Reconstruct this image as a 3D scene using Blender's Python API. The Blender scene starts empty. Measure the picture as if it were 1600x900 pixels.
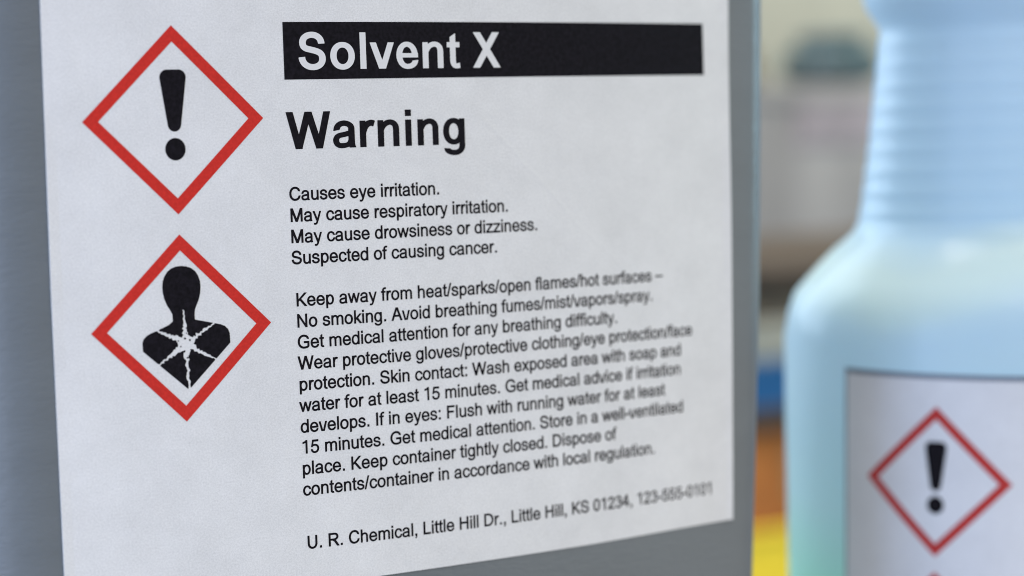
import bpy, bmesh, math, random
import numpy as np
from mathutils import Vector, Matrix, noise
from mathutils.geometry import tessellate_polygon

# units: the label is laid out in body-type ems; one em is 3 mm
U = 0.003
BASE = 36.0                      # ems from the label's centre height down to the bench top
def world(X, Y, Z):              # X right, Y down, Z away from the jug's face -> metres
    return Vector((X*U, Z*U, (BASE - Y)*U))

# ---------------------------------------------------------------- camera
sc = bpy.context.scene
cam = bpy.data.cameras.new("camera"); cam_o = bpy.data.objects.new("camera", cam)
sc.collection.objects.link(cam_o); sc.camera = cam_o
FPX = 3587.724
RX, RY, RZ = 0.05946, -0.541544, -0.032183
T = np.array([-5.096152, 0.746845, 129.887292])
def rot(rx, ry, rz):
    cx, sx, cy, sy, cz, sz = math.cos(rx), math.sin(rx), math.cos(ry), math.sin(ry), math.cos(rz), math.sin(rz)
    return np.array([[cz, -sz, 0], [sz, cz, 0], [0, 0, 1]]) @ np.array([[1, 0, 0], [0, cx, -sx], [0, sx, cx]]) @ np.array([[cy, 0, sy], [0, 1, 0], [-sy, 0, cy]])
R_ = rot(RX, RY, RZ)
cpos = -R_.T @ T
M3 = np.array([[1, 0, 0], [0, 0, 1], [0, -1, 0]])
right = M3 @ R_.T @ np.array([1, 0, 0]); up = -M3 @ R_.T @ np.array([0, 1, 0]); back = -M3 @ R_.T @ np.array([0, 0, 1])
cw = world(*cpos)
cam_o.matrix_world = Matrix(((right[0], up[0], back[0], cw.x), (right[1], up[1], back[1], cw.y), (right[2], up[2], back[2], cw.z), (0, 0, 0, 1)))
cam.sensor_width = 36.0; cam.lens = FPX*36/1600
cam.clip_start = 0.01; cam.clip_end = 30
cam.dof.use_dof = True
cam.dof.focus_distance = 126.4*U
cam.dof.aperture_fstop = 8.5
cam.dof.aperture_blades = 7
# ---------------------------------------------------------------- light (an indoor room: lamps, window light and added panels)
w = bpy.data.worlds.new("World"); sc.world = w; w.use_nodes = True
w.node_tree.nodes["Background"].inputs[0].default_value = (0.93, 0.95, 1.0, 1)
w.node_tree.nodes["Background"].inputs[1].default_value = 0.34
def area(name, loc, target, sx, sy, power, col):
    loc = (loc[0], loc[1], loc[2]+0.018); target = (target[0], target[1], target[2]+0.018)
    l = bpy.data.lights.new(name, 'AREA'); l.shape = 'RECTANGLE'; l.size = sx; l.size_y = sy; l.energy = power; l.color = col
    o = bpy.data.objects.new(name, l); sc.collection.objects.link(o); o.location = loc
    o.rotation_euler = (Vector(target) - Vector(loc)).to_track_quat('-Z', 'Y').to_euler()
    return o
area("ceiling_light", (0.25, -0.9, 1.5), (0.0, 0.0, 0.1), 1.4, 0.9, 17.0, (1.0, 0.97, 0.94))
area("left_fill_panel", (-0.46, -0.17, 0.15), (-0.03, 0.0, 0.11), 0.35, 0.5, 1.5, (0.66, 0.74, 0.94))  # unseen panel set close in to brighten the label's left end
area("right_fill_panel", (0.50, -0.50, 0.12), (0.10, 0.0, 0.10), 0.35, 0.5, 0.72, (1.0, 1.0, 0.93))  # unseen panel added to lift the label's right end
area("back_window_light", (-0.02, 0.62, 0.36), (0.156, 0.03, 0.10), 0.5, 0.5, 7.0, (0.66, 0.83, 1.0))
area("jug_rim_light", (1.3, -0.05, 0.35), (0.08, 0.0, 0.10), 0.5, 0.6, 7, (0.50, 0.85, 1.0))  # added blue-green light for the rim of the jug's right edge
area("jug_side_light", (-1.2, -0.06, 0.30), (-0.07, 0.05, 0.08), 0.7, 0.8, 9, (0.24, 0.47, 0.95))  # added blue light that tints the jug's left side
area("shelf_light", (0.35, 0.15, 1.2), (0.55, 0.62, 0.0), 0.8, 0.3, 12, (1.0, 0.93, 0.80))
sc.view_settings.view_transform = 'Standard'; sc.view_settings.look = 'None'
sc.view_settings.exposure = 0.0; sc.view_settings.gamma = 1.0
sc.cycles.use_denoising = True
sc.cycles.filter_width = 0.95
sc.cycles.max_bounces = 10; sc.cycles.diffuse_bounces = 6; sc.cycles.transmission_bounces = 8
# ---------------------------------------------------------------- lettering
# every letter is drawn here from pen strokes (units: 1/1000 em), merged as a
# distance field and traced into a clean outline mesh
K_ = 0.57
def path(*cmds):
    pts = [np.array(cmds[0], float)]
    for c in cmds[1:]:
        p0 = pts[-1]; k = c[0]
        if k == 'l':
            pts.append(np.array(c[1:3], float)); continue
        if k in 'vh':
            p3 = np.array(c[1:3], float); kk = c[3] if len(c) > 3 else K_
            d = (p3 - p0) * kk
            if k == 'v': c1 = p0 + (0, d[1]); c2 = p3 - (d[0], 0)
            else: c1 = p0 + (d[0], 0); c2 = p3 - (0, d[1])
        else:
            c1 = np.array(c[1:3], float); c2 = np.array(c[3:5], float); p3 = np.array(c[5:7], float)
        for i in range(1, 13):
            t = i / 12
            pts.append((1-t)**3*p0 + 3*(1-t)**2*t*c1 + 3*(1-t)*t*t*c2 + t**3*p3)
    return np.array(pts)
def stroke(p, wv, wh, w0=1.0, w1=1.0, c0=None, c1=None):
    """pen stroke: wv thick where it runs upright, wh where it runs level"""
    d = np.diff(p, axis=0); ln = np.hypot(d[:, 0], d[:, 1]); keep = np.r_[True, ln > 1e-6]; p = p[keep]
    d = np.diff(p, axis=0); ln = np.hypot(d[:, 0], d[:, 1]); t = d / ln[:, None]
    tt = np.vstack([t[:1], t[:-1] + t[1:], t[-1:]]); tt /= np.hypot(tt[:, 0], tt[:, 1])[:, None]
    s = np.r_[0, np.cumsum(ln)]; s /= s[-1]
    w = wh * tt[:, 0]**2 + wv * tt[:, 1]**2
    w = w * np.clip(np.minimum(w0 + (1-w0)*s/0.3, w1 + (1-w1)*(1-s)/0.3), 0, 1)
    n = np.stack([-tt[:, 1], tt[:, 0]], 1)
    a = p + n*w[:, None]/2; b = p - n*w[:, None]/2
    def cut(i, ang):
        # terminal cut along a given direction instead of square to the stroke
        e = np.array([math.cos(math.radians(ang)), math.sin(math.radians(ang))])
        for q in (a, b):
            M = np.array([e, -tt[i]]).T
            sol = np.linalg.solve(M, q[i] - p[i]); q[i] = p[i] + e*sol[0]
    if c0 is not None: cut(0, c0)
    if c1 is not None: cut(-1, c1)
    return ('P', np.vstack([a, b[::-1]]))
def bar_(x0, y0, x1, y1): return ('P', np.array([(x0, y0), (x1, y0), (x1, y1), (x0, y1)], float))
def poly(*p): return ('P', np.array(p, float))
def oval(x0, y0, x1, y1, e=2.12):
    t = np.linspace(0, 2*math.pi, 49)[:-1]; c, s = np.cos(t), np.sin(t)
    return np.stack([(x0+x1)/2 + (x1-x0)/2*np.sign(c)*abs(c)**(2/e), (y0+y1)/2 + (y1-y0)/2*np.sign(s)*abs(s)**(2/e)], 1)
def ring(x0, y0, x1, y1, v, h, e=2.12): return ('R', oval(x0, y0, x1, y1, e), oval(x0+v, y0+h, x1-v, y1-h, e))
def diag(xa, ya, xb, yb, w):
    """slanted stem with level ends, w wide measured level"""
    return poly((xa-w/2, ya), (xa+w/2, ya), (xb+w/2, yb), (xb-w/2, yb))

def glyph_table(bold):
    X, C = 519, 716
    if not bold: v, h, V, H, ov = 88, 72, 95, 84, 12
    else: v, h, V, H, ov = 137, 106, 146, 120, 12
    a, b, A, B = v/2, h/2, V/2, H/2
    g = {}
    def arch(L, R, top=X+ov):   # the shoulder of n, m, h, r
        return stroke(path((L+v-a*.7, X-190), ('v', (L+R)/2+v*.28, top-b), ('h', R-a, X-175), ('l', R-a, 0)), v, h, w0=.72)
    if not bold:
        L, R = 66, 487
        g['n'] = [bar_(L, 0, L+v, X), arch(L, R)]
        g['h'] = [bar_(L, 0, L+v, C), arch(L, R)]
        g['m'] = [bar_(L, 0, L+v, X), arch(L, 461), arch(461-v, 770)]
        g['u'] = [bar_(R-v, 0, R, X), stroke(path((R-v+a*.7, 190), ('v', (L+R)/2-v*.28, -ov+b), ('h', L+a, 175), ('l', L+a, X)), v, h, w0=.72)]
        g['r'] = [bar_(L, 0, L+v, X), stroke(path((L+v-a*.6, 270), ('v', 262, X+8-b), ('c', 286, X+8-b, 305, X-b, 326, X-16-b)), v, h+12, w0=.8, c1=70)]
        g['i'] = [bar_(67, 0, 155, X), bar_(67, C-100, 155, C)]
        g['l'] = [bar_(64, 0, 152, C)]
        g['o'] = [ring(33, -ov, 521, X+ov, v+3, h+2)]
        g['b'] = [bar_(L-2, 0, L+v-8, C), ring(L+2, -ov, 514, X+ov, v, h)]
        g['p'] = [bar_(L, -199, L+v, X), ring(L+2, -ov, 514, X+ov, v, h)]
        g['d'] = [bar_(495-v+6, 0, 495, C), ring(34, -ov, 492, X+ov, v, h)]
        g['g'] = [bar_(490-v+6, -30, 490, X), ring(32, -2, 486, X+ov, v, h),
                  stroke(path((490-a+2, 20), ('l', 490-a+2, -30), ('v', 262, -211+b), ('h', 50+a, -62)), v, h, c1=-8)]
        g['c'] = [stroke(path((483-a, 350), ('v', 268, X+ov-b), ('h', 39+a, X/2), ('v', 268, -ov+b), ('h', 491-a, 178)), v, h, c0=-9, c1=8)]
        g['e'] = [stroke(path((515-a, 262), ('v', 278, X+ov-b), ('h', 37+a, X/2), ('v', 282, -ov+b), ('h', 508-a+3, 158)), v, h, c1=7), bar_(80, 226, 514, 226+h), ]
        g['a'] = [stroke(path((52+a, 352), ('v', 270, X+ov-b), ('h', 485-a-14, 370), ('l', 485-a-14, 120), ('c', 471-a, 60, 482-a, 30, 502-a, 0)), v, h, c0=8, c1=0),
                  stroke(path((452, 300), ('c', 380, 266, 300, 268, 220, 252), ('h', 36+a, 140), ('v', 205, -ov+b), ('c', 340, -ov+b, 428, 60, 430, 200)), v, h, w1=.75, c0=90)]
        g['s'] = [stroke(path((447-a, 362), ('v', 240, X+ov-b), ('h', 47+a, 375), ('c', 47+a, 270, 200, 290, 290, 258), ('c', 370, 235, 464-a, 215, 464-a, 143), ('v', 248, -ov+b), ('h', 31+a, 160)), v, h+2, c0=8, c1=8)]
        g['t'] = [stroke(path((86+a, X), ('l', 86+a, 110), ('v', 214, b-7), ('c', 236, b-7, 250, b-5, 262, b-1)), v, h), poly((86, 640), (86, X-20), (86+v, X-20), (86+v, 693)), bar_(18, X-68, 261, X)]
        g['f'] = [stroke(path((83+a, 0), ('l', 83+a, 570), ('v', 238, C+ov-b), ('c', 262, C+ov-b, 284, C+ov-b-2, 305, C+ov-b-8)), v, h, c1=80), bar_(9, X-68, 265, X)]
        g['k'] = [bar_(66, 0, 154, C), poly((130, 165), (150, 270), (390, X), (502, X), (270, 292), (150, 175)), poly((195, 250), (405, 0), (513, 0), (262, 330))]
        g['v'] = [diag(201, 0, 56, X, 88), diag(295, 0, 441, X, 88), bar_(203, 0, 293, 60)]
        g['w'] = [diag(205, 0, 48, X, 89), diag(207, 0, 361, X, 82), diag(512, 0, 361, X, 82), diag(515, 0, 673, X, 87)]
        g['x'] = [diag(60, 0, 432, X, 105), diag(440, 0, 66, X, 105)]
        g['y'] = [diag(251, 15, 56, X, 92), stroke(path((445, X), ('l', 280, 20), ('c', 240, -90, 214, -173, 140, -173), ('c', 110, -173, 92, -170, 66, -162)), 78, 72, c0=0, c1=95)]
        g['z'] = [bar_(38, X-72, 470, X), bar_(20, 0, 480, 74), poly((20, 55), (20, 30), (80, 20), (125, 60), (470, X-60), (470, X-25), (420, X), (372, X-60))]
        g['.'] = [bar_(91, 0, 187, 100)]
        g[':'] = [bar_(91, 0, 191, 100), bar_(91, X-100, 191, X)]
        g[','] = [bar_(83, 0, 187, 100), stroke(path((162, 20), ('l', 162, -20), ('c', 162, -80, 142, -110, 95, -132)), 42, 40)]
        g['/'] = [diag(36, -12, 243, 728, 74)]
        g['-'] = [bar_(32, 215, 302, 303)]
        g['\u2013'] = [bar_(0, 236, 556, 312)]
        g['A'] = [diag(51, 0, 322, C, 104), diag(615, 0, 345, C, 104), bar_(150, 217, 520, 217+78), bar_(285, C-70, 382, C)]
        g['C'] = [stroke(path((658-A, 505), ('v', 372, C+ov-B+2), ('h', 50+A, C/2), ('v', 365, -ov+B-1), ('h', 676-A, 240)), V, H, c0=-14, c1=14)]
        g['G'] = [stroke(path((690-A, 515), ('v', 400, C+ov-B+1), ('h', 53+A, C/2), ('v', 400, -ov+B), ('c', 500, -ov+B, 610, 40, 671, 105)), V, H, c0=-14, c1=90), bar_(716-90, 90, 716, 365), bar_(412, 285, 716, 369)]
        g['D'] = [bar_(77, 0, 77+V, C), stroke(path((120, C-B), ('l', 330, C-B), ('h', 676-A, C/2), ('v', 330, B), ('l', 120, B)), V, H)]
        g['F'] = [bar_(82, 0, 82+V, C), bar_(82, C-H, 565, C), bar_(82, 326, 500, 326+H)]
        g['H'] = [bar_(80, 0, 80+V, C), bar_(641-V, 0, 641, C), bar_(120, 338, 600, 338+H)]
        g['I'] = [bar_(93, 0, 188, C)]
        g['K'] = [bar_(73, 0, 73+V, C), poly((120, 205), (160, 335), (530, C), (659, C), (300, 372), (160, 245)), poly((232, 352), (540, 0), (665, 0), (298, 420))]
        g['L'] = [bar_(73, 0, 73+V, C), bar_(73, 0, 521, H+1)]
        g['M'] = [bar_(74, 0, 166, C), bar_(667, 0, 759, C), diag(412, 0, 140, C, 110), diag(418, 0, 694, C, 110)]
        g['N'] = [bar_(76, 0, 168, C), bar_(549, 0, 641, C), poly((76, C), (172, C), (641, 0), (545, 0))]
        g['R'] = [bar_(79, 0, 79+V, C), stroke(path((120, C-B+2), ('l', 420, C-B+2), ('h', 656-A, 521), ('v', 400, 318+B-3), ('l', 120, 318+B-3)), V, H-3),
                  stroke(path((330, 340), ('c', 450, 320, 480, 240, 640, 0)), 110, 80, c1=0)]
        g['S'] = [stroke(path((595-A, 505), ('v', 325, C+ov-B), ('h', 64+A, 520), ('c', 64+A, 380, 240, 400, 370, 356), ('c', 480, 328, 620-A, 300, 620-A, 195), ('v', 345, -ov+B), ('h', 45+A, 232)), V-2, H, c0=4, c1=4)]
        g['U'] = [stroke(path((79+A, C), ('l', 79+A, 290), ('v', 360, -ov+B), ('h', 642-A, 290), ('l', 642-A, C)), V, H)]
        g['W'] = [diag(250, 0, 58, C, 98), diag(252, 0, 470, C, 100), diag(690, 0, 476, C, 100), diag(694, 0, 887, C, 96)]
        g['0'] = [ring(42, -ov, 508, 719, 90, 72, 2.2)]
        g['1'] = [bar_(284, 0, 372, 719), stroke(path((109, 582), ('c', 200, 620, 270, 670, 330, 740)), 86, 86, c0=90, c1=0), bar_(200, 719, 420, 790, )]
        g['1'] = [bar_(284, 0, 372, 719), poly((109, 542), (109, 626), (230, 660), (315, 719), (360, 719), (300, 600), (200, 575))]
        g['2'] = [stroke(path((42+a+2, 505), ('v', 272, 719-b), ('h', 492-a, 521), ('c', 492-a, 370, 190, 220, 90, 45)), v, h+4, c0=8), bar_(30, 0, 502, 84)]
        g['3'] = [stroke(path((46+a, 520), ('v', 265, 719-b), ('h', 478-a, 540), ('v', 240, 380)), v, h, c0=8), stroke(path((230, 380), ('l', 270, 380), ('h', 511-a, 210), ('v', 268, -ov+b), ('h', 42+a, 185)), v, h, c1=-8)]
        g['4'] = [bar_(322, 0, 410, 716), bar_(13, 171, 507, 171+80), poly((13, 171), (13, 255), (322, 716), (410, 716), (100, 230))]
        g['5'] = [bar_(128, 707-84, 478, 707), poly((62, 330), (130, 707), (204, 707), (142, 345)), stroke(path((80, 345), ('c', 140, 410, 190, 426-5, 275, 426), ('h', 513-a, 235), ('v', 262, -ov+b), ('h', 42+a, 185)), v, h+4, w0=.9, c1=-8)]
    else:
        g['S'] = [stroke(path((598-A+4, 495), ('v', 330, C+ov-B+1), ('h', 60+A, 520), ('c', 60+A, 395, 240, 400, 350, 372), ('c', 480, 342, 616-A, 310, 616-A, 205), ('v', 338, -ov+B-1), ('h', 37+A, 245)), V, H+4, c0=2, c1=6)]
        g['o'] = [ring(40, -ov, 572, X+ov, v+4, h+8, 2.1)]
        g['l'] = [bar_(71, 0, 209, C)]
        g['i'] = [bar_(72, 0, 209, X), bar_(72, C-127, 209, C)]
        g['v'] = [diag(278-5, 0, 78, X, 145), diag(278+5, 0, 478, X, 145), bar_(214, 0, 340, 40)]
        g['e'] = [stroke(path((524-v/2, 235), ('v', 275, X+ov-b), ('h', 33+v/2, X/2), ('v', 285, -ov+b), ('h', 515-v/2+10, 165)), v, h, c1=6), bar_(110, 214, 524, 214+92)]
        g['n'] = [bar_(68, 0, 68+v-8, X), poly((180, 0), (205, 0), (205, 330), (180, 420)), stroke(path((68+v-a*.9, 250), ('v', 345, X+ov-b), ('h', 544-a, 345), ('l', 544-a, 0)), v, h, w0=.72)]
        g['r'] = [bar_(65, 0, 65+v-9, X), poly((180, 0), (202, 0), (202, 300), (180, 400)), stroke(path((65+v-a*.9, 230), ('v', 320, X+8-b), ('c', 342, X+8-b, 362, X-b, 384, X-12-b)), v, h+12, w0=.8, c1=70)]
        g['t'] = [stroke(path((84+a, X), ('l', 84+a, 150), ('v', 228, b-9), ('c', 262, b-9, 290, b-6, 316, b+4)), v, h, c1=97), poly((84, 618), (84, X-20), (84+v, X-20), (84+v, 701)), bar_(14, X-109, 314, X)]
        g['X'] = [diag(86, 0, 560, C, 174), diag(580, 0, 104, C, 174)]
        g['W'] = [diag(262, 0, 76, C, 150), diag(262-8, 0, 470, C, 148), diag(688+8, 0, 472, C, 148), diag(688, 0, 868, C, 148)]
        g['a'] = [stroke(path((52+a, 340), ('v', 278, X+ov-b), ('h', 508-a, 370), ('l', 508-a, 130), ('c', 508-a, 70, 514-a, 40, 532-a, 0)), v, h, c0=10, c1=0),
                  stroke(path((440, 306), ('c', 380, 268, 320, 270, 240, 250), ('h', 36+a, 148), ('v', 215, -ov+b), ('c', 350, -ov+b, 420, 60, 430, 200)), v-6, h-6, w1=.8, c0=90)]
        g['g'] = [bar_(544-v+10, -40, 544, X), ring(40, -2, 530, X+ov, v, h),
                  stroke(path((544-a, 20), ('l', 544-a, -20), ('v', 300, -215+b), ('h', 55+a, -70)), v, h, c1=-4)]
    return g

def polydist(P, Q):
    """signed distance (positive inside) of points P to polygon Q"""
    A = Q; B = np.roll(Q, -1, 0); d = B - A
    best = np.full(len(P), 1e9); inside = np.zeros(len(P), bool)
    for i in range(len(A)):
        L = d[i] @ d[i]
        if L < 1e-9: continue
        r = P - A[i]; t = np.clip((r @ d[i]) / L, 0, 1)
        q = r - t[:, None]*d[i]; best = np.minimum(best, (q*q).sum(1))
        c = (A[i, 1] > P[:, 1]) != (B[i, 1] > P[:, 1])
        if c.any():
            xx = A[i, 0] + (P[:, 1] - A[i, 1]) * d[i, 0] / (d[i, 1] if d[i, 1] else 1e-9)
            inside ^= c & (P[:, 0] < xx)
    s = np.sqrt(best)
    return np.where(inside, s, -s)
def field_of(prims, P):
    F = np.full(len(P), -1e9)
    for pr in prims:
        if pr[0] == 'P': f = polydist(P, pr[1])
        elif pr[0] == 'R': f = np.minimum(polydist(P, pr[1]), -polydist(P, pr[2]))
        elif pr[0] == 'M':      # cut away
            F = np.minimum(F, -polydist(P, pr[1])); continue
        F = np.maximum(F, f)
    return F
def rdp(p, eps):
    keep = np.zeros(len(p), bool); keep[0] = keep[-1] = True; st = [(0, len(p)-1)]
    while st:
        i, j = st.pop()
        if j <= i+1: continue
        a, b = p[i], p[j]; d = b-a; L = np.hypot(*d); q = p[i+1:j]-a
        h = np.abs(q[:, 0]*d[1]-q[:, 1]*d[0])/L if L > 1e-9 else np.hypot(q[:, 0], q[:, 1])
        k = int(h.argmax())
        if h[k] > eps:
            keep[i+1+k] = True; st += [(i, i+1+k), (i+1+k, j)]
    return p[keep]
def trace(prims, step=10.0, eps=1.2, grow=0.0):
    """outline loops of the merged strokes"""
    allp = np.vstack([pr[1] for pr in prims if pr[0] != 'M'])
    x0, y0 = allp.min(0) - 2.37*step; x1, y1 = allp.max(0) + 2*step
    xs = np.arange(x0, x1+step, step); ys = np.arange(y0, y1+step, step)
    gx, gy = np.meshgrid(xs, ys); F = field_of(prims, np.stack([gx.ravel(), gy.ravel()], 1)).reshape(gx.shape)
    F += grow
    F[F == 0] = 1e-6
    seg = {}
    ny, nx = F.shape
    def pt(e):
        i, j, k = e
        f0 = F[j, i]; f1 = F[j, i+1] if k == 0 else F[j+1, i]
        t = f0/(f0-f1)
        return (xs[i]+step*t, ys[j]) if k == 0 else (xs[i], ys[j]+step*t)
    for j in range(ny-1):
        Fr = F[j:j+2]
        s = Fr > 0
        mixed = np.nonzero((s[0, :-1] != s[0, 1:]) | (s[1, :-1] != s[1, 1:]) | (s[0, :-1] != s[1, :-1]))[0]
        for i in mixed:
            a, b, c, d = s[0, i], s[0, i+1], s[1, i+1], s[1, i]
            E = {'b': (i, j, 0), 'r': (i+1, j, 1), 't': (i, j+1, 0), 'l': (i, j, 1)}
            m = (a << 3) | (b << 2) | (c << 1) | int(d)
            tab = {8: 'bl', 4: 'rb', 2: 'tr', 1: 'lt', 12: 'rl', 6: 'tb', 3: 'lr', 9: 'bt', 14: 'tl', 7: 'lb', 11: 'br', 13: 'rt',
                   10: 'trbl', 5: 'ltrb'}.get(m)
            if tab:
                for q in range(0, len(tab), 2): seg[E[tab[q]]] = E[tab[q+1]]
    loops = []
    while seg:
        k0 = next(iter(seg)); lp = [k0]; k = seg.pop(k0)
        while k != k0 and k in seg:
            lp.append(k); k = seg.pop(k)
        p = np.array([pt(e) for e in lp])
        if len(p) < 4: continue
        far = int(np.hypot(*(p - p[0]).T).argmax())
        q = np.vstack([rdp(p[:far+1], eps)[:-1], rdp(np.vstack([p[far:], p[:1]]), eps)[:-1]])
        if len(q) >= 3: loops.append(q)
    return loops
def area_(p): return 0.5*float(np.sum(p[:, 0]*np.roll(p[:, 1], -1) - np.roll(p[:, 0], -1)*p[:, 1]))
def fill(loops):
    """triangulated (verts, tris) of outline loops, each outer loop with its own holes"""
    big = max(loops, key=lambda l: abs(area_(l))); sg = 1 if area_(big) > 0 else -1
    outer = [l for l in loops if area_(l)*sg > 0]; holes = [l for l in loops if area_(l)*sg <= 0]
    Vall = []; out = []
    for o in outer:
        hs = [q for q in holes if polydist(q[:1], o)[0] > 0]
        hs = [q for q in hs if not any(p is not o and abs(area_(p)) < abs(area_(o)) and polydist(q[:1], p)[0] > 0 for p in outer)]
        ls = [o] + hs
        V = np.vstack(ls); n0 = sum(len(v) for v in Vall)
        for t in tessellate_polygon([[Vector((x, y, 0)) for x, y in l] for l in ls]):
            a, b, c = V[t[0]], V[t[1]], V[t[2]]
            ar = (b[0]-a[0])*(c[1]-a[1])-(b[1]-a[1])*(c[0]-a[0])
            if abs(ar) < 1e-9: continue
            t = tuple(t) if ar > 0 else (t[0], t[2], t[1])
            out.append(tuple(i+n0 for i in t))
        Vall.append(V)
    return np.vstack(Vall), out
# ---------------------------------------------------------------- object helpers
def tag(o, label=None, cat=None, group=None, kind=None):
    if label: o['label'] = label
    if cat: o['category'] = cat
    if group: o['group'] = group
    if kind: o['kind'] = kind
    return o
def empty(name, loc):
    o = bpy.data.objects.new(name, None); sc.collection.objects.link(o); o.location = loc
    o.empty_display_size = 0.01
    return o
def mesh_obj(name, verts, faces, m, parent=None, smooth=False, uv=None):
    me = bpy.data.meshes.new(name); me.from_pydata([tuple(v) for v in verts], [], faces); me.update()
    if m: me.materials.append(m)
    if smooth:
        for p in me.polygons: p.use_smooth = True
    if uv is not None:
        l = me.uv_layers.new(name='flat')
        for lp in me.loops: l.data[lp.index].uv = uv[lp.vertex_index]
    o = bpy.data.objects.new(name, me); sc.collection.objects.link(o)
    if parent:
        o.parent = parent
        pl = Vector((0, 0, 0)); q = parent
        while q: pl += q.location; q = q.parent
        me.transform(Matrix.Translation(-pl))
    return o
def bm_obj(name, bm, m, parent=None, smooth=False):
    me = bpy.data.meshes.new(name); bmesh.ops.recalc_face_normals(bm, faces=bm.faces); bm.to_mesh(me); bm.free()
    vs = [tuple(v.co) for v in me.vertices]; fs = [tuple(p.vertices) for p in me.polygons]
    bpy.data.meshes.remove(me)
    return mesh_obj(name, vs, fs, m, parent, smooth)

# ---------------------------------------------------------------- materials
def srgb(r, g, b):
    f = lambda c: (c/255/12.92) if c/255 <= 0.04045 else ((c/255+0.055)/1.055)**2.4
    return (f(r), f(g), f(b), 1)
def mat(name, col, rough=0.5, spec=0.5, noise_amt=0.0, noise_scale=200.0, bump=0.0, bump_scale=800.0, sss=0.0, sss_r=0.01,
        metal=0.0, stretch=(1, 1, 1), coat=0.0, extra=None):
    m = bpy.data.materials.new(name); m.use_nodes = True; nt = m.node_tree; N = nt.nodes; L = nt.links
    p = N['Principled BSDF']; p.inputs['Base Color'].default_value = col; p.inputs['Roughness'].default_value = rough
    p.inputs['Specular IOR Level'].default_value = spec; p.inputs['Metallic'].default_value = metal
    p.inputs['Coat Weight'].default_value = coat
    if sss:
        p.inputs['Subsurface Weight'].default_value = sss; p.inputs['Subsurface Scale'].default_value = sss_r
        p.inputs['Subsurface Radius'].default_value = (0.8, 1.0, 1.0)
    tc = N.new('ShaderNodeTexCoord'); mp = N.new('ShaderNodeMapping'); mp.inputs['Scale'].default_value = stretch
    L.new(tc.outputs['Object'], mp.inputs['Vector'])
    if noise_amt:
        n = N.new('ShaderNodeTexNoise'); n.inputs['Scale'].default_value = noise_scale; n.inputs['Detail'].default_value = 6
        L.new(mp.outputs[0], n.inputs['Vector'])
        r = N.new('ShaderNodeMapRange'); r.inputs['From Min'].default_value = 0.3; r.inputs['From Max'].default_value = 0.7
        r.inputs['To Min'].default_value = 1-noise_amt; r.inputs['To Max'].default_value = 1+noise_amt
        L.new(n.outputs['Fac'], r.inputs['Value'])
        mx = N.new('ShaderNodeVectorMath'); mx.operation = 'SCALE'; mx.inputs[0].default_value = col[:3]
        L.new(r.outputs[0], mx.inputs['Scale']); L.new(mx.outputs[0], p.inputs['Base Color'])
    if bump:
        n2 = N.new('ShaderNodeTexNoise'); n2.inputs['Scale'].default_value = bump_scale; n2.inputs['Detail'].default_value = 4
        L.new(mp.outputs[0], n2.inputs['Vector'])
        b = N.new('ShaderNodeBump'); b.inputs['Strength'].default_value = bump; b.inputs['Distance'].default_value = 0.0004
        L.new(n2.outputs['Fac'], b.inputs['Height']); L.new(b.outputs[0], p.inputs['Normal'])
    return m

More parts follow.
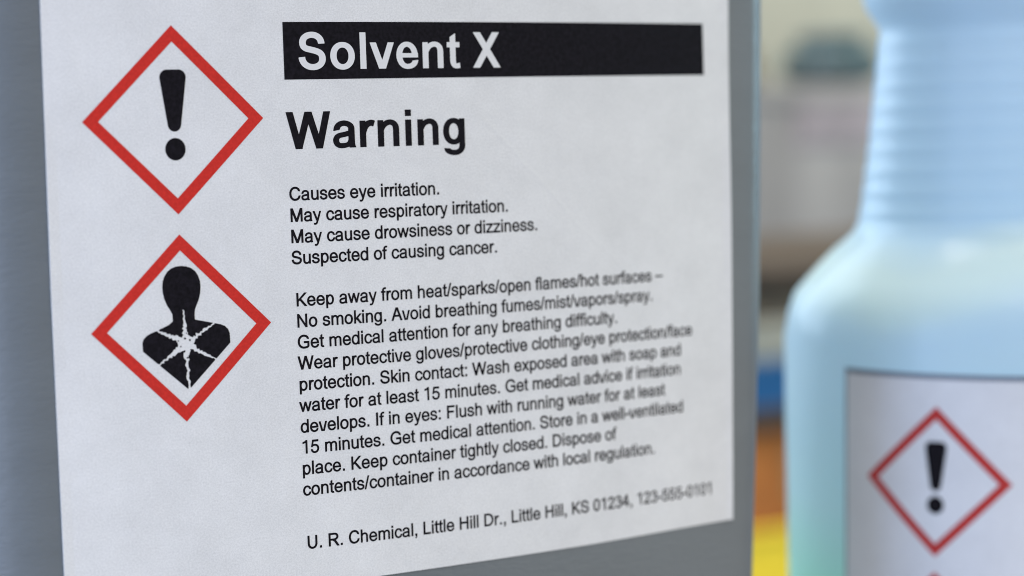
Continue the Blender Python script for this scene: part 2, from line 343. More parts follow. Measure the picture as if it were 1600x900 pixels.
def paper_material(name, col, crease=False):
    """uncoated paper: fibre mottling in colour, fibre relief, and a soft fold where the sheet was creased"""
    m = mat(name, col, rough=0.62, spec=0.35)
    nt = m.node_tree; N = nt.nodes; L = nt.links; p = N['Principled BSDF']
    uv = N.new('ShaderNodeUVMap'); uv.uv_map = 'flat'
    def nz(scale, detail=5, rough=0.6):
        n = N.new('ShaderNodeTexNoise'); n.inputs['Scale'].default_value = scale; n.inputs['Detail'].default_value = detail
        n.inputs['Roughness'].default_value = rough
        L.new(uv.outputs[0], n.inputs['Vector']); return n.outputs['Fac']
    def math_(op, a, b, c=None):
        n = N.new('ShaderNodeMath'); n.operation = op
        for i, q in enumerate((a, b, c)):
            if q is None: continue
            if isinstance(q, (int, float)): n.inputs[i].default_value = q
            else: L.new(q, n.inputs[i])
        return n.outputs[0]
    fine = nz(9.5, 6, 0.85); mid = nz(1.3, 4); big = nz(0.22, 3)
    f = math_('ADD', math_('MULTIPLY_ADD', fine, 0.95, 0.525), math_('MULTIPLY_ADD', mid, 0.10, -0.05))
    f = math_('ADD', f, math_('MULTIPLY_ADD', big, 0.22, -0.11))
    mx = N.new('ShaderNodeVectorMath'); mx.operation = 'SCALE'; mx.inputs[0].default_value = col[:3]
    L.new(f, mx.inputs['Scale']); L.new(mx.outputs[0], p.inputs['Base Color'])
    h = math_('MULTIPLY_ADD', nz(6.0, 5, 0.7), 0.007, 0.0)
    h = math_('ADD', h, math_('MULTIPLY', nz(0.35, 3), 0.06))
    if crease:
        sp = N.new('ShaderNodeSeparateXYZ'); L.new(uv.outputs[0], sp.inputs[0])
        # distance to the fold running down to the right across the sheet
        ax, ay, bx, by = 12.4, 4.2, 23.5, -6.4
        d = math.hypot(bx-ax, by-ay); nx, ny = (by-ay)/d, -(bx-ax)/d
        wob = math_('MULTIPLY_ADD', nz(0.25, 2), 0.9, -0.45)
        dist = math_('ADD', math_('ADD', math_('MULTIPLY', sp.outputs[0], nx), math_('MULTIPLY', sp.outputs[1], ny)), -(ax*nx+ay*ny))
        dist = math_('ADD', dist, wob)
        along = math_('ADD', math_('ADD', math_('MULTIPLY', sp.outputs[0], (bx-ax)/d/d), math_('MULTIPLY', sp.outputs[1], (by-ay)/d/d)), -((ax*(bx-ax)+ay*(by-ay))/d/d))
        inside = math_('MULTIPLY', math_('GREATER_THAN', along, 0.0), math_('LESS_THAN', along, 1.0))
        ridge = math_('MAXIMUM', math_('SUBTRACT', 1.0, math_('DIVIDE', math_('ABSOLUTE', dist, 0.0), 0.22)), 0.0)
        h = math_('ADD', h, math_('MULTIPLY', math_('MULTIPLY', ridge, inside), 0.012))
    b = N.new('ShaderNodeBump'); b.inputs['Strength'].default_value = 0.8; b.inputs['Distance'].default_value = U
    L.new(h, b.inputs['Height']); L.new(b.outputs[0], p.inputs['Normal'])
    return m

M_jug = mat('grey_jug_plastic', (0.138, 0.153, 0.162, 1), rough=0.36, spec=0.5, noise_amt=0.045, noise_scale=45, bump=0.30, bump_scale=420, stretch=(1, 1, 3))
M_paper = paper_material('label_paper', (0.70, 0.695, 0.695, 1), crease=True)
M_paper2 = paper_material('bottle_label_paper', (0.64, 0.645, 0.67, 1))
M_ink = mat('black_toner', (0.0075, 0.0062, 0.0090, 1), rough=0.75, spec=0.10, noise_amt=0.5, noise_scale=1600, bump=0.2, bump_scale=3000)
M_red = mat('red_toner', (0.57, 0.030, 0.022, 1), rough=0.7, spec=0.12, noise_amt=0.10, noise_scale=2200, bump=0.2, bump_scale=3000)
M_red2 = mat('dull_red_toner', (0.44, 0.038, 0.034, 1), rough=0.7, spec=0.15, noise_amt=0.10, noise_scale=2200)
M_edge = mat('dark_edge_line', (0.13, 0.16, 0.21, 1), rough=0.6)  # thin dark strip along the bottle label's top and left edges
M_cap = mat('black_cap_plastic', (0.02, 0.02, 0.022, 1), rough=0.4)
def bottle_material():
    """milky squeeze-bottle plastic; the liquid standing in it tints the part below its level"""
    m = mat('milky_bottle_plastic', (0.60, 0.78, 0.92, 1), rough=0.55, spec=0.25)
    nt = m.node_tree; N = nt.nodes; L = nt.links; p = N['Principled BSDF']
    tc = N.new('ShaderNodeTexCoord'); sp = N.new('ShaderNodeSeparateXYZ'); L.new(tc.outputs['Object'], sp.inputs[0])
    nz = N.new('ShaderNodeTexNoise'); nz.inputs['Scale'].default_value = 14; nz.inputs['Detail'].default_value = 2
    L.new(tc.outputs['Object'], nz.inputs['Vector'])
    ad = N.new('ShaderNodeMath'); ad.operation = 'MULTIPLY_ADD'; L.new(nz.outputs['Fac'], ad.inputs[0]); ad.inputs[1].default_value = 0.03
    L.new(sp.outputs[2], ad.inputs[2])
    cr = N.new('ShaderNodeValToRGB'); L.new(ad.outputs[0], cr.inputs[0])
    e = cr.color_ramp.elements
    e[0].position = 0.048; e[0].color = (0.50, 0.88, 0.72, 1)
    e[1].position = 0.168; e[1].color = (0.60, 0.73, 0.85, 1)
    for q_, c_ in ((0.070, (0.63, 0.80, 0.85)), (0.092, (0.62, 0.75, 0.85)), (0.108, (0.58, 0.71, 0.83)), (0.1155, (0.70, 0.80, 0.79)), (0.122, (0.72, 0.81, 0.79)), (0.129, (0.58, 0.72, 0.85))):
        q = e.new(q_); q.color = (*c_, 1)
    p.inputs['Coat Weight'].default_value = 0.30; p.inputs['Coat Roughness'].default_value = 0.14
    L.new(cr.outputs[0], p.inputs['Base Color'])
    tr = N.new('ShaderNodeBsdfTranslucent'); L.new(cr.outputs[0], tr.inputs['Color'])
    mixs = N.new('ShaderNodeMixShader'); mixs.inputs[0].default_value = 0.5
    L.new(p.outputs[0], mixs.inputs[1]); L.new(tr.outputs[0], mixs.inputs[2])
    L.new(mixs.outputs[0], N['Material Output'].inputs['Surface'])
    return m
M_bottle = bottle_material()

# ---------------------------------------------------------------- the jug's printed face
K0 = 0.005697; C0 = 8.0
def face_pt(u, v, off=0.0):
    """label coordinates (ems right, ems down) -> world, on the gently bowed face, off ems proud"""
    th = K0*(u - C0); X = math.sin(th)/K0; Z = (1-math.cos(th))/K0
    return world(X + off*math.sin(th), v - 6.0, Z - off*math.cos(th))
STEP = 0.8
def strip_cut(V, F, step, horizontal=False):
    """cut flat artwork at multiples of step so that it can follow the bowed face"""
    bm = bmesh.new(); vs = [bm.verts.new((x, y, 0)) for x, y in V]
    for f in F:
        try: bm.faces.new([vs[i] for i in f])
        except ValueError: pass
    x0, x1 = min(p[0] for p in V), max(p[0] for p in V)
    k = math.floor(x0/step)+1
    while k*step < x1:
        bmesh.ops.bisect_plane(bm, geom=bm.verts[:]+bm.edges[:]+bm.faces[:], plane_co=(k*step, 0, 0), plane_no=(1, 0, 0), dist=1e-6)
        k += 1
    bm.verts.index_update()
    VV = [(v.co.x, v.co.y) for v in bm.verts]; FF = [tuple(v.index for v in f.verts) for f in bm.faces]
    bm.free(); return VV, FF
def art(name, V, F, m, parent, mapper, off, step=None, flip=True):
    if step: V, F = strip_cut(V, F, step)
    if flip: pass
    vs = [mapper(x, y, off) for x, y in V]
    # face the viewer
    return mesh_obj(name, vs, [tuple(reversed(f)) for f in F] if flip else F, m, parent)

# --- text
AW = {' ':278,'!':278,',':278,'-':333,'.':278,'/':278,':':278,'A':667,'C':722,'D':722,'F':611,'G':778,'H':722,'I':278,'K':667,'L':556,'M':833,'N':722,'R':722,'S':667,'U':722,'W':944,'a':556,'b':556,'c':500,'d':556,'e':556,'f':278,'g':556,'h':556,'i':222,'k':500,'l':222,'m':833,'n':556,'o':556,'p':556,'r':333,'s':500,'t':278,'u':556,'v':500,'w':722,'x':500,'y':500,'z':500,'\u2013':556}
for d_ in '0123456789': AW[d_] = 556
BW = dict(S=667, o=611, l=278, v=556, e=556, n=611, t=333, X=667, W=944, a=556, r=389, i=278, g=611); BW[' '] = 278
G_reg = glyph_table(False); G_bold = glyph_table(True); gcache = {}
def glyph(ch, bold, grow):
    k = (ch, bold, grow)
    if k not in gcache:
        gcache[k] = fill(trace((G_bold if bold else G_reg)[ch], 8.0 if bold else 11.0, 1.2, grow))
    return gcache[k]
def text_art(s, x, y, size, bold=False, grow=17.0):
    """flat letters; y is the baseline in ems downwards"""
    V = []; F = []; rnd = random.Random(len(s)+int(y*10))
    T_ = BW if bold else AW
    for ch in s:
        if ch != ' ':
            g, f = glyph(ch, bold, grow); n = len(V)
            V += [(x + p[0]/1000*size, y - p[1]/1000*size) for p in g]
            F += [tuple(i+n for i in t) for t in f]
        x += T_[ch]/1000*size
    return V, F

# --- pictograms (ems, about the diamond's centre; y down)
HD = 5.03
def diamond_frame():
    """red square frame standing on its corner"""
    o = HD; i = HD-0.86; V = []; F = []
    c = [(0, -1), (1, 0), (0, 1), (-1, 0)]; n = 8
    for k in range(4):
        a, b = c[k], c[(k+1) % 4]
        for j in range(n):
            t = j/n; d = (a[0]+(b[0]-a[0])*t, a[1]+(b[1]-a[1])*t)
            V += [(d[0]*o, d[1]*o), (d[0]*i, d[1]*i)]
    m = len(V)
    for k in range(0, m, 2): F.append((k, k+1, (k+3) % m, (k+2) % m))
    return V, F
def exclamation():
    def loop(pts): return np.array(pts, float)
    top = []
    # rounded tapering bar
    def arc(cx, cy, r, a0, a1, n=10, ry=None):
        return [(cx+r*math.cos(math.radians(a0+(a1-a0)*i/n)), cy+(ry or r)*math.sin(math.radians(a0+(a1-a0)*i/n))) for i in range(n+1)]
    top += arc(-0.31, -2.27, 0.42, 175, 262, 8) + arc(0.31, -2.27, 0.42, 278, 365, 8)
    top += arc(0.0, 0.24, 0.37, 8, 172, 12)
    dot = arc(0, 1.55, 0.565, 0, 345, 23, 0.60)
    V1, F1 = fill([loop(top)]); V2, F2 = fill([loop(dot)])
    n = len(V1)
    return [tuple(p) for p in V1]+[tuple(p) for p in V2], F1+[tuple(i+n for i in t) for t in F2]
def torso():
    """head and shoulders with a ragged star burst in the chest; traced in tenths of a millimetre-like steps"""
    S = np.array([28.0*2.647, 29.0*2.647]); C = np.array([484.0, 457.0])
    head = [(485,208),(507,211),(527,219),(543,232),(555,252),(562,275),(563,300),(560,328),(553,352),(545,370),(537,388),(534,408),(534,432),
            (560,438),(600,448),(640,458),(660,467),(672,480),(678,498),(679,537),(500,719),(494,716),(316,550),(315,515),(320,500),(332,488),(350,478),(385,465),(425,448),(443,434),(442,404),
            (434,388),(422,368),(411,340),(406,312),(405,290),(408,268),(415,248),(427,230),(443,217),(463,210)]
    rnd = random.Random(4)
    def arm(tip, w0, w1, n=15):
        a = np.array((492, 530.)); b = np.array(tip, float); d = b-a; L = np.hypot(*d); t = d/L; nn = np.array((-t[1], t[0]))
        lft = []; rgt = []
        for i in range(n+1):
            s = i/n; wd = w0*(1-s)**1.5 + w1
            wob = nn*rnd.uniform(-4.5, 4.5)*(1-s*0.5)
            p = a+d*s + wob
            lft.append(p+nn*wd/2*rnd.uniform(.45, 1.75)); rgt.append(p-nn*wd/2*rnd.uniform(.45, 1.75))
        return ('M', np.vstack([lft, rgt[::-1]]))
    prims = [('P', np.array(head, float)), arm((488, 388), 24, 5, 22), arm((615, 452), 22, 6, 22), arm((368, 464), 22, 6, 22), arm((619, 603), 22, 5, 22), arm((374, 614), 22, 5, 22), arm((501, 722), 16, 6, 26)]
    blob = []
    for i in range(26):
        a = i/26*2*math.pi; r = rnd.uniform(20, 33); blob.append((492+r*math.cos(a), 530+r*1.05*math.sin(a)))
    prims.append(('M', np.array(blob)))
    loops = trace(prims, 3.0, 0.4)
    loops = [l for l in loops if abs(area_(l)) > 14]
    # specks of black left inside the burst
    V, F = fill(loops); V = [tuple(p) for p in V]
    for (cx, cy, r) in ((490,508,5),(510,515,4.5),(462,516,3.5),(486,560,5),(498,588,4),(520,560,3.5),(472,540,3.2),(505,600,3),(497,486,3)):
        q = np.array([(cx+r*math.cos(k*1.05)*rnd.uniform(.7, 1.2), cy+r*math.sin(k*1.05)*rnd.uniform(.7, 1.2)) for k in range(6)])
        v2, f2 = fill([q]); n = len(V); V += [tuple(p) for p in v2]; F += [tuple(i+n for i in t) for t in f2]
    return [((x-C[0])/S[0], (y-C[1])/S[1]) for x, y in V], F
def shift(VF, dx, dy, ang=0.0):
    c, s = math.cos(ang), math.sin(ang)
    return [(x*c - y*s + dx, x*s + y*c + dy) for x, y in VF[0]], VF[1]

# ---------------------------------------------------------------- bench, floor, wall
def box(bm, x0, y0, z0, x1, y1, z1, bev=0.0, seg=2):
    r = bmesh.ops.create_cube(bm, size=1.0)
    for v in r['verts']: v.co = ((x0+x1)/2+v.co.x*(x1-x0), (y0+y1)/2+v.co.y*(y1-y0), (z0+z1)/2+v.co.z*(z1-z0))
    if bev:
        bmesh.ops.bevel(bm, geom=list({e for v in r['verts'] for e in v.link_edges}), offset=bev, segments=seg, affect='EDGES', profile=0.5)
M_bench = mat('pale_bench_laminate', (0.42, 0.42, 0.41, 1), rough=0.35, noise_amt=0.08, noise_scale=90, bump=0.1)
M_wall = mat('cream_wall_paint', (0.44, 0.41, 0.32, 1), rough=0.8, noise_amt=0.14, noise_scale=14, bump=0.2, bump_scale=200)
M_floor = mat('floor_vinyl', (0.16, 0.15, 0.14, 1), rough=0.5, noise_amt=0.2, noise_scale=12)
bm = bmesh.new(); box(bm, -0.75, -0.16, -0.035, 0.62, 0.135, 0.0, 0.003)
tag(bm_obj('bench_top', bm, M_bench), kind='structure')
bm = bmesh.new(); box(bm, -0.72, -0.13, -0.90, 0.59, 0.12, -0.0352, 0.002)
tag(bm_obj('bench_base', bm, M_bench), kind='structure')
mesh_obj('floor', [(-4, -3, -0.9), (4, -3, -0.9), (4, 0.80, -0.9), (-4, 0.80, -0.9)], [(0, 1, 2, 3)], M_floor)['kind'] = 'structure'
mesh_obj('wall', [(-4, 0.80, -0.9), (4, 0.80, -0.9), (4, 0.80, 1.8), (-4, 0.80, 1.8)], [(0, 1, 2, 3)], M_wall)['kind'] = 'structure'

# ---------------------------------------------------------------- the grey jug
jug = empty('chemical_jug', world(0, BASE, 16))
tag(jug, 'large grey plastic jug carrying the full warning label, in front of the milky bottle', 'jug')
UL = -13.75
UR_T = [(-30, 33.5), (-11.31, 33.154), (-2.05, 32.783), (7.04, 32.361), (15.74, 31.752), (24.86, 31.072), (40, 29.9)]
def u_right(v): return float(np.interp(v, [a for a, b in UR_T], [b for a, b in UR_T]))
RC = 2.3; RL = 5.5; DEPTH = 29.0
def jug_ring(Y, inset=0.0, scale=1.0):
    v = Y + 6; uR = u_right(v); pts = []
    def fp(u):
        th = K0*(u-C0); return math.sin(th)/K0, (1-math.cos(th))/K0, th
    us = [UL] + [k*STEP for k in range(-17, 37)] + [28.8 + (uR-28.8)*t for t in (0.25, 0.5, 0.75, 1.0)]
    out = []                                                   # (x, z, heading)
    for u in us:
        x, z, th = fp(u); out.append((x, z, th))
    x, z, th = fp(uR)
    cx, cz = x - RC*math.sin(th), z + RC*math.cos(th)
    for i in range(1, 13):
        a = th + (math.pi/2 - th)*i/12; out.append((cx + RC*math.sin(a), cz - RC*math.cos(a), a))
    xr = cx + RC
    zb = DEPTH
    for i in range(1, 6): out.append((xr, cz + (zb-cz)*i/5, math.pi/2))
    for i in range(1, 9):
        a = math.pi/2 + math.pi/2*i/8; out.append((xr-RC + RC*math.sin(a), zb - RC*math.cos(a), a))
    x0, z0, th0 = fp(UL); cl, czl = x0 - RL*math.sin(th0), z0 + RL*math.cos(th0)
    xl = cl - RL
    for i in range(1, 7): out.append((xr-RC + (xl+RC-xr+RC)*i/6, zb+RC, math.pi))
    for i in range(1, 9):
        a = math.pi + math.pi/2*i/8; out.append((xl+RC + RC*math.sin(a), zb - RC*math.cos(a), a))
    for i in range(1, 6): out.append((xl, zb + (czl-zb)*i/5, 1.5*math.pi))
    for i in range(1, 12):
        a = -math.pi/2 + (th0 + math.pi/2)*i/12; out.append((cl + RL*math.sin(a), czl - RL*math.cos(a), a))
    cxm, czm = 4.0, 15.5
    res = []
    for x, z, a in out:
        x -= inset*math.sin(a); z += inset*math.cos(a)
        res.append((cxm + (x-cxm)*scale, czm + (z-czm)*scale))
    return res
levels = [(BASE, 2.0, 1), (BASE-0.35, 1.1, 1), (BASE-1.1, 0.4, 1), (BASE-2.2, 0, 1)] + [(y, 0, 1) for y in np.linspace(33, -22, 44)] + \
         [(-23.5, 0, .992), (-25.5, 0, .965), (-27.5, 0, .90), (-29, 0, .80), (-30.2, 0, .62), (-31, 0, .42)]
V = []; F = []
for Y, ins, s in levels:
    for x, z in jug_ring(Y, ins, s): V.append(world(x, Y, z))
n = len(V)//len(levels)
for k in range(len(levels)-1):
    for i in range(n):
        a, b = k*n+i, k*n+(i+1) % n; F.append((a, b, b+n, a+n))
V.append(world(4, BASE, 15.5)); V.append(world(4, -31.2, 15.5))
for i in range(n): F.append((len(V)-2, (i+1) % n, i)); F.append((len(V)-1, (len(levels)-1)*n+i, (len(levels)-1)*n+(i+1) % n))
body = mesh_obj('body', V, F, M_jug, jug, smooth=True)
def lathe(name, prof, cx, cz, m, parent, seg=72, smooth=True, close=True):
    """prof: (radius ems, Y ems down) from bottom to top"""
    V = []; F = []
    for r, Y in prof:
        for i in range(seg):
            a = 2*math.pi*i/seg; V.append(world(cx+r*math.cos(a), Y, cz+r*math.sin(a)))
    for k in range(len(prof)-1):
        for i in range(seg):
            a, b = k*seg+i, k*seg+(i+1) % seg; F.append((a, b, b+seg, a+seg))
    if close:
        V.append(world(cx, prof[0][1], cz)); V.append(world(cx, prof[-1][1], cz))
        for i in range(seg):
            F.append((len(V)-2, (i+1) % seg, i)); F.append((len(V)-1, (len(prof)-1)*seg+i, (len(prof)-1)*seg+(i+1) % seg))
    return mesh_obj(name, V, F, m, parent, smooth)
lathe('neck', [(6.2, -30.4), (5.9, -31.2), (5.8, -33.2)], 17, 15.5, M_jug, jug)
lathe('cap', [(6.4, -31.8), (6.8, -32), (6.8, -36.3), (6.4, -37), (3, -37.1)], 17, 15.5, M_cap, jug)
# carrying handle beside the neck
hb = bmesh.new()
hp = [(-15, -28.0), (-14.5, -32.5), (-12, -36), (-7.5, -37.6), (-2, -37.4), (2.5, -35), (4.5, -31.5), (4.8, -29.0)]
hv = []
for i, (x, y) in enumerate(hp):
    a = np.array(hp[min(i+1, len(hp)-1)], float)-np.array(hp[max(i-1, 0)], float); a /= np.hypot(*a); nrm = np.array((-a[1], a[0]))
    ringv = []
    for k in range(14):
        t = 2*math.pi*k/14; q = np.array((x, y))+nrm*1.7*math.cos(t)
        ringv.append(hb.verts.new(world(q[0], q[1], 15.5+2.6*math.sin(t))))
    hv.append(ringv)
for i in range(len(hv)-1):
    for k in range(14): hb.faces.new((hv[i][k], hv[i][(k+1) % 14], hv[i+1][(k+1) % 14], hv[i+1][k]))
hb.faces.new(hv[0]); hb.faces.new(hv[-1])
bm_obj('handle', hb, M_jug, jug, smooth=True)

# --- its label: one hand-trimmed sheet of paper
def edge_l(v): return float(np.interp(v, [-15, -10.9, 4.05, 19.2, 22], [-13.28, -13.306, -13.402, -13.364, -13.36]))
def edge_r(v): return float(np.interp(v, [-15, -10.4, 11.0, 21.1], [31.17, 31.083, 30.654, 30.314]))
VT = -14.6
def v_bot(u): return float(np.interp(u, [-14, 4.57, 19.2, 25.8, 31], [21.35, 21.28, 21.21, 21.10, 21.06]))
PO = 0.06
rows = 44; V = []; UVs = []; F = []
for j in range(rows+1):
    t = j/rows
    v0 = VT + t*(21.2-VT)
    l, r = edge_l(v0), edge_r(v0)
    us = [l] + [k*STEP for k in range(-16, 38)] + [29.6+(r-29.6)*.5, r]
    for u in us:
        v = VT + t*(v_bot(u)-VT)
        curl = 0.0
        dl = min(u-l, r-u)
        if dl < 0.6: curl += 0.05*(1-dl/0.6)**2*(0.5+0.5*math.sin(v*0.35+1))
        if r-u < 1.8: curl += 0.10*(1-(r-u)/1.8)**2*(0.8+0.2*math.sin(v*0.22))
        V.append(face_pt(u, v, PO+curl)); UVs.append((u, -v))
nc = len(us)
for j in range(rows):
    for i in range(nc-1):
        a = j*nc+i; F.append((a, a+nc, a+nc+1, a+1))
# thickness: a rim back to the jug
rim = [i for i in range(nc)] + [j*nc+nc-1 for j in range(1, rows+1)] + [rows*nc+i for i in range(nc-2, -1, -1)] + [j*nc for j in range(rows-1, 0, -1)]
base = len(V)
for i in rim:
    u, v = UVs[i][0], -UVs[i][1]; V.append(face_pt(u, v, 0.004)); UVs.append((u, -v))
for k in range(len(rim)):
    a, b = rim[k], rim[(k+1) % len(rim)]; F.append((a, b, base+(k+1) % len(rim), base+k))
label = mesh_obj('warning_label', V, F, M_paper, jug, smooth=False, uv=UVs)
IO = PO + 0.010
DX, D1, D2 = -6.3536, -4.5344, 6.5922
art('hazard_frame', *shift(diamond_frame(), DX, D1), M_red, label, face_pt, IO, STEP)
art('hazard_frame', *shift(diamond_frame(), DX, D2), M_red, label, face_pt, IO, STEP)
art('exclamation_mark', *shift(exclamation(), DX-0.02, D1), M_ink, label, face_pt, IO, STEP)
art('health_hazard_symbol', *shift(torso(), DX, D2-0.10), M_ink, label, face_pt, IO, STEP)
bar_v = []; bx0, bx1, bt, bb = 0.005, 28.94, -9.72, -6.59
art('heading_bar', [(bx0, bt), (bx1, bt), (bx1, bb), (bx0, bb)], [(0, 1, 2, 3)], M_ink, label, face_pt, IO, STEP)
art('heading_lettering', *text_art('Solvent X', 0.767, -7.1185, 2.842, True, -3.0), M_paper, label, face_pt, IO+0.010)
art('signal_word', *text_art('Warning', -0.0145, -2.7927, 2.8376, True, 0.0), M_ink, label, face_pt, IO)
LINES = ["Causes eye irritation.", "May cause respiratory irritation.", "May cause drowsiness or dizziness.", "Suspected of causing cancer."]
LINES2 = ["Keep away from heat/sparks/open flames/hot surfaces \u2013", "No smoking. Avoid breathing fumes/mist/vapors/spray.", "Get medical attention for any breathing difficulty.", "Wear protective gloves/protective clothing/eye protection/face", "protection. Skin contact: Wash exposed area with soap and", "water for at least 15 minutes. Get medical advice if irritation", "develops. If in eyes: Flush with running water for at least", "15 minutes. Get medical attention. Store in a well-ventilated", "place. Keep container tightly closed. Dispose of", "contents/container in accordance with local regulation."]
PITCH = 1.163
for i, s in enumerate(LINES): art('text_line', *text_art(s, 0.0, i*PITCH, 1.0), M_ink, label, face_pt, IO)
for i, s in enumerate(LINES2): art('text_line', *text_art(s, 0.165, 5.8083+i*PITCH, 1.0), M_ink, label, face_pt, IO)
art('text_line', *text_art("U. R. Chemical, Little Hill Dr., Little Hill, KS 01234, 123-555-0101", 0.2803, 19.2504, 0.9919), M_ink, label, face_pt, IO)

# ---------------------------------------------------------------- the milky bottle
BX, BZ, BR = 52.053, 9.848, 14.95
bottle = empty('plastic_bottle', world(BX, BASE, BZ))
tag(bottle, 'milky white round plastic bottle with ribbed neck, standing right of the grey jug', 'bottle')
prof = [(12.2, BASE), (13.6, BASE-0.15), (14.5, BASE-0.8), (14.9, BASE-1.9), (14.95, 30.0), (14.95, 23.4), (14.90, 11.3), (14.80, 5.6), (14.55, 4.3), (14.35, 3.5), (13.95, 2.5), (13.1, 1.56), (12.15, 0.55), (11.1, -0.5), (10.25, -1.15), (9.6, -1.75), (9.3, -2.4)]
# the ribbed grip
yy = -2.5
ribs = [-3.05, -4.45, -5.95, -7.45, -8.95, -10.45, -11.95, -13.35, -14.7]
while yy > -15.6:
    r0 = float(np.interp(-yy, [2.4, 3.75, 7.76, 12.45, 15.74], [9.25, 9.0, 8.42, 7.87, 7.48]))
    rib = max(0.0, math.cos(2*math.pi*(yy+3.05)/1.49))
    prof.append((r0 + 0.02 + 0.05*rib, yy)); yy -= 0.12
prof += [(7.46, -15.75), (7.55, -16.3), (8.0, -17.0), (8.4, -17.6), (8.6, -18.35), (8.66, -20.2), (8.5, -20.8), (7.6, -21.1), (5.6, -21.2), (5.2, -24.0)]
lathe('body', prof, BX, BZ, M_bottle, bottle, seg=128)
M_capw = mat('white_cap_plastic', (0.62, 0.70, 0.74, 1), rough=0.4)
cp = []
lathe('cap', [(5.6, -21.5), (6.0, -21.6), (6.0, -25.6), (5.6, -26.1), (2.0, -26.3)], BX, BZ, M_capw, bottle)
BA = -38.62
def bottle_pt(a, y, off=0.0):
    """arc ems (from the first pictogram) and ems down -> world, on the bottle's side; label set slightly turned"""
    an = 0.033
    a2 = a*math.cos(an) - y*math.sin(an); y2 = a*math.sin(an) + y*math.cos(an)
    th = (BA + a2)/15.0; r = BR + 0.02 + off
    return world(BX + r*math.cos(th), 14.52 + y2, BZ + r*math.sin(th))
BS = 0.4
V = []; F = []; UVs = []
l0, r0, t0, b0 = -7.0, 34.0, -7.2, 18.6
nr = 36; us = [l0] + [k*BS for k in range(-17, 85)] + [r0]
for j in range(nr+1):
    y = t0 + (b0-t0)*j/nr
    for a in us: V.append(bottle_pt(a, y, 0.05)); UVs.append((a, -y))
nc = len(us)
for j in range(nr):
    for i in range(nc-1):
        a = j*nc+i; F.append((a, a+nc, a+nc+1, a+1))
rim = [i for i in range(nc)] + [j*nc+nc-1 for j in range(1, nr+1)] + [nr*nc+i for i in range(nc-2, -1, -1)] + [j*nc for j in range(nr-1, 0, -1)]
base = len(V)
for i in rim: V.append(bottle_pt(UVs[i][0], -UVs[i][1], 0.0)); UVs.append(UVs[i])
for k in range(len(rim)):
    a, b = rim[k], rim[(k+1) % len(rim)]; F.append((a, b, base+(k+1) % len(rim), base+k))
blab = mesh_obj('paper_label', V, F, M_paper2, bottle, uv=UVs)
art('label_border', [(l0, t0), (r0, t0), (r0, t0+0.34), (l0, t0+0.34)], [(0, 1, 2, 3)], M_edge, blab, bottle_pt, 0.066, BS)
art('label_border', [(l0, t0+0.34), (l0+0.14, t0+0.34), (l0+0.14, b0), (l0, b0)], [(0, 1, 2, 3)], M_edge, blab, bottle_pt, 0.066, BS)
art('hazard_frame', *diamond_frame(), M_red2, blab, bottle_pt, 0.066, BS)
V2, F2 = shift(diamond_frame(), 0, 11.1)
art('hazard_frame', V2, F2, M_red2, blab, bottle_pt, 0.066, BS)
art('exclamation_mark', *exclamation(), M_ink, blab, bottle_pt, 0.066, BS)

# ---------------------------------------------------------------- things stored behind, far out of focus

M_wood = mat('dark_brown_shelf_wood', (0.060, 0.036, 0.022, 1), rough=0.6, noise_amt=0.35, noise_scale=40, stretch=(1, 1, 8))
M_orange = mat('orange_brown_card', (0.46, 0.145, 0.022, 1), rough=0.75, noise_amt=0.35, noise_scale=25)
M_tape = mat('tan_packing_tape', (0.36, 0.20, 0.08, 1), rough=0.35)
M_yellow = mat('yellow_crate_plastic', (0.95, 0.67, 0.035, 1), rough=0.45)
M_blue = mat('blue_bin_plastic', (0.004, 0.095, 0.26, 1), rough=0.45)
M_beige = mat('beige_box_card', (0.34, 0.32, 0.26, 1), rough=0.7, noise_amt=0.08, noise_scale=60)
M_brown = mat('cloth_and_shade_brown', (0.13, 0.10, 0.070, 1), rough=0.9, noise_amt=0.25, noise_scale=90)
M_mauve = mat('mauve_grey_fabric', (0.30, 0.272, 0.255, 1), rough=0.9, noise_amt=0.30, noise_scale=22, bump=0.5, bump_scale=900, stretch=(1, 1, 0.35))
M_shade = mat('brown_box_shade', (0.17, 0.125, 0.09, 1), rough=0.9)
M_rose = mat('rose_grey_fabric', (0.31, 0.26, 0.265, 1), rough=0.9, noise_amt=0.3, noise_scale=30)
M_teal = mat('dark_teal_tin', (0.060, 0.088, 0.090, 1), rough=0.4)
M_steel = mat('rack_steel', (0.28, 0.29, 0.30, 1), rough=0.35, metal=0.8)
M_lid = mat('pale_plastic_lid', (0.55, 0.55, 0.50, 1), rough=0.5)
def wbox(name, X0, X1, Y0, Y1, Z0, Z1, m, parent=None, bev=0.6):
    """box from P coordinates in ems; Y0 is the top"""
    bm = bmesh.new(); a = world(X0, Y1, Z0); b = world(X1, Y0, Z1)
    box(bm, a.x, a.y, a.z, b.x, b.y, b.z, bev*U)
    return bm_obj(name, bm, m, parent)
def tray(name, X0, X1, Y0, Y1, Z0, Z1, t, m, parent):
    """open-topped box with real walls"""
    bm = bmesh.new()
    def bb(x0, x1, y0, y1, z0, z1):
        a = world(x0, y1, z0); b = world(x1, y0, z1); box(bm, a.x, a.y, a.z, b.x, b.y, b.z, 0.0)
    bb(X0, X1, Y1-t, Y1, Z0, Z1)
    bb(X0, X1, Y0, Y1-t, Z0, Z0+t); bb(X0, X1, Y0, Y1-t, Z1-t, Z1)
    bb(X0, X0+t, Y0, Y1-t, Z0+t, Z1-t); bb(X1-t, X1, Y0, Y1-t, Z0+t, Z1-t)
    return bm_obj(name, bm, m, parent)
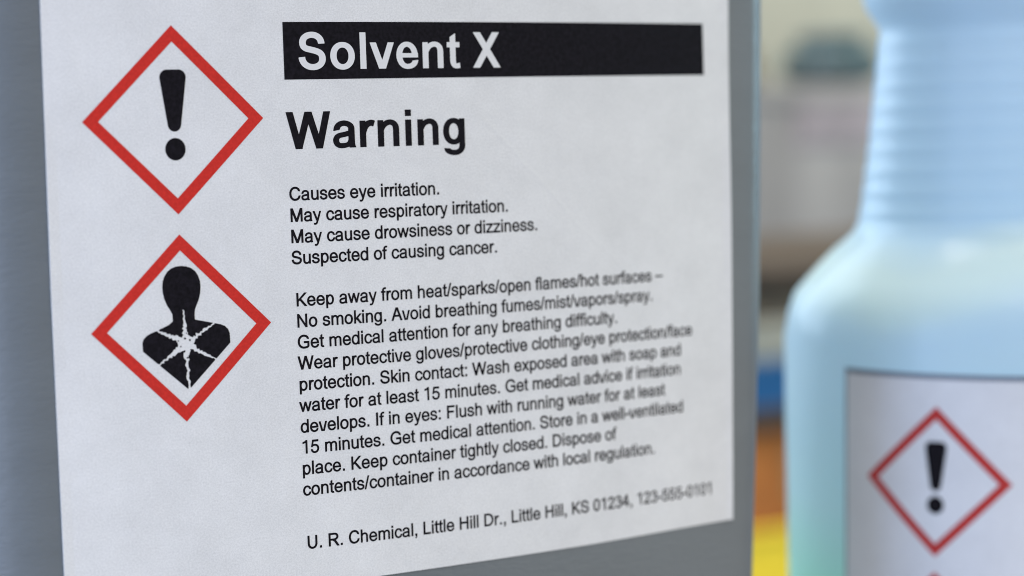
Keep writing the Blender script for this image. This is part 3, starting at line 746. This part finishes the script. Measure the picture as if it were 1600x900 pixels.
# the rack
rack = empty('storage_rack', world(178, 336, 195))
tag(rack, 'dark brown wooden storage rack standing against the wall behind the bottles', 'rack')
for Yt in (12.6, 34.6, 74.0, 150.0): wbox('shelf_board', 118, 262, Yt, Yt+(3.3 if Yt == 34.6 else 1.5), 180.5, 238, M_wood, rack, 0.3)
for x in (115, 262.4):
    for z in (180.5, 234.5): wbox('post', x, x+2.6, -32, 336, z, z+3.2, M_steel, rack, 0.2)
def carton(label, X0, X1, Y0, Y1, Z0, Z1, m, group=None):
    c = empty('storage_box', world((X0+X1)/2, Y1, (Z0+Z1)/2)); tag(c, label, 'box', group)
    wbox('body', X0, X1, Y0+1.4, Y1, Z0, Z1, m, c, 0.4)
    wbox('lid', X0-0.5, X1+0.5, Y0, Y0+3.0, Z0-0.5, Z1+0.5, m, c, 0.4)
    return c
c = carton('mauve grey fabric storage box on the top shelf, between jug and bottle neck', 140, 200, -17.5, 12.5, 182, 225, M_mauve)
wbox('shade_band', 139.7, 200.3, 6.5, 12.4, 181.6, 225.3, M_shade, c, 0.3)  # brown band paints the shade on the lower part of the box
wbox('top_band', 170, 200.3, -14.4, -7.5, 181.6, 225.3, M_rose, c, 0.3)
c = empty('tin', world(185.5, -17.6, 190)); tag(c, 'dark teal tin lying on top of the mauve grey storage box', 'tin')
wbox('body', 178.0, 192, -24.3, -17.6, 184, 198, M_teal, c, 3.0)
wbox('lid', 180.6, 189.4, -26.4, -24.4, 186.6, 195.4, M_teal, c, 0.8)
c = empty('brown_stack', world(161, -17.6, 190)); tag(c, 'brown folded cloth on the mauve grey box, beside the jug\'s edge', 'cloth')
wbox('fold', 154, 166.0, -20.7, -17.6, 184, 200, M_brown, c, 1.0); wbox('fold', 154.5, 165.4, -23.8, -20.8, 184.6, 199.4, M_brown, c, 1.0)
c = empty('brown_stack', world(165, 34.5, 190)); 
c.location = world(170, 20.6, 195); tag(c, 'brown slabs added on the beige box as the shadow under the top shelf', 'cloth')
wbox('fold', 150, 192, 17.4, 20.4, 183, 210, M_brown, c, 1.0); wbox('fold', 151, 190, 14.6, 17.3, 184, 209, M_brown, c, 1.0)  # brown slabs stand in for the shadowed gap under the shelf
c = carton('beige card box between the brown shadow slabs and the blue bin', 146, 196, 20.6, 27.0, 182.5, 214, M_beige)
c = empty('storage_bin', world(170, 34.5, 198)); tag(c, 'flat blue plastic bin with the beige box standing on it', 'bin')
wbox('body', 147, 194, 28.4, 34.5, 182.6, 213, M_blue, c, 0.5); wbox('rim', 146, 195, 27.1, 28.8, 181.6, 214, M_blue, c, 0.3)
c = carton('orange brown card box on the yellow crate under the thick shelf', 140, 200, 38.2, 54.3, 183, 222, M_orange)
wbox('tape', 167.5, 172.5, 41.5, 50, 182.6, 183.2, M_tape, c, 0.05)
c = empty('crate', world(170, 74, 200)); tag(c, 'bright yellow plastic crate at the bottom of the gap, under the orange brown box', 'crate')
tray('body', 138, 202, 55.6, 73.9, 182.4, 224, 1.0, M_yellow, c)
wbox('lid', 137.3, 202.7, 54.4, 55.5, 181.6, 224.8, M_yellow, c, 0.3)
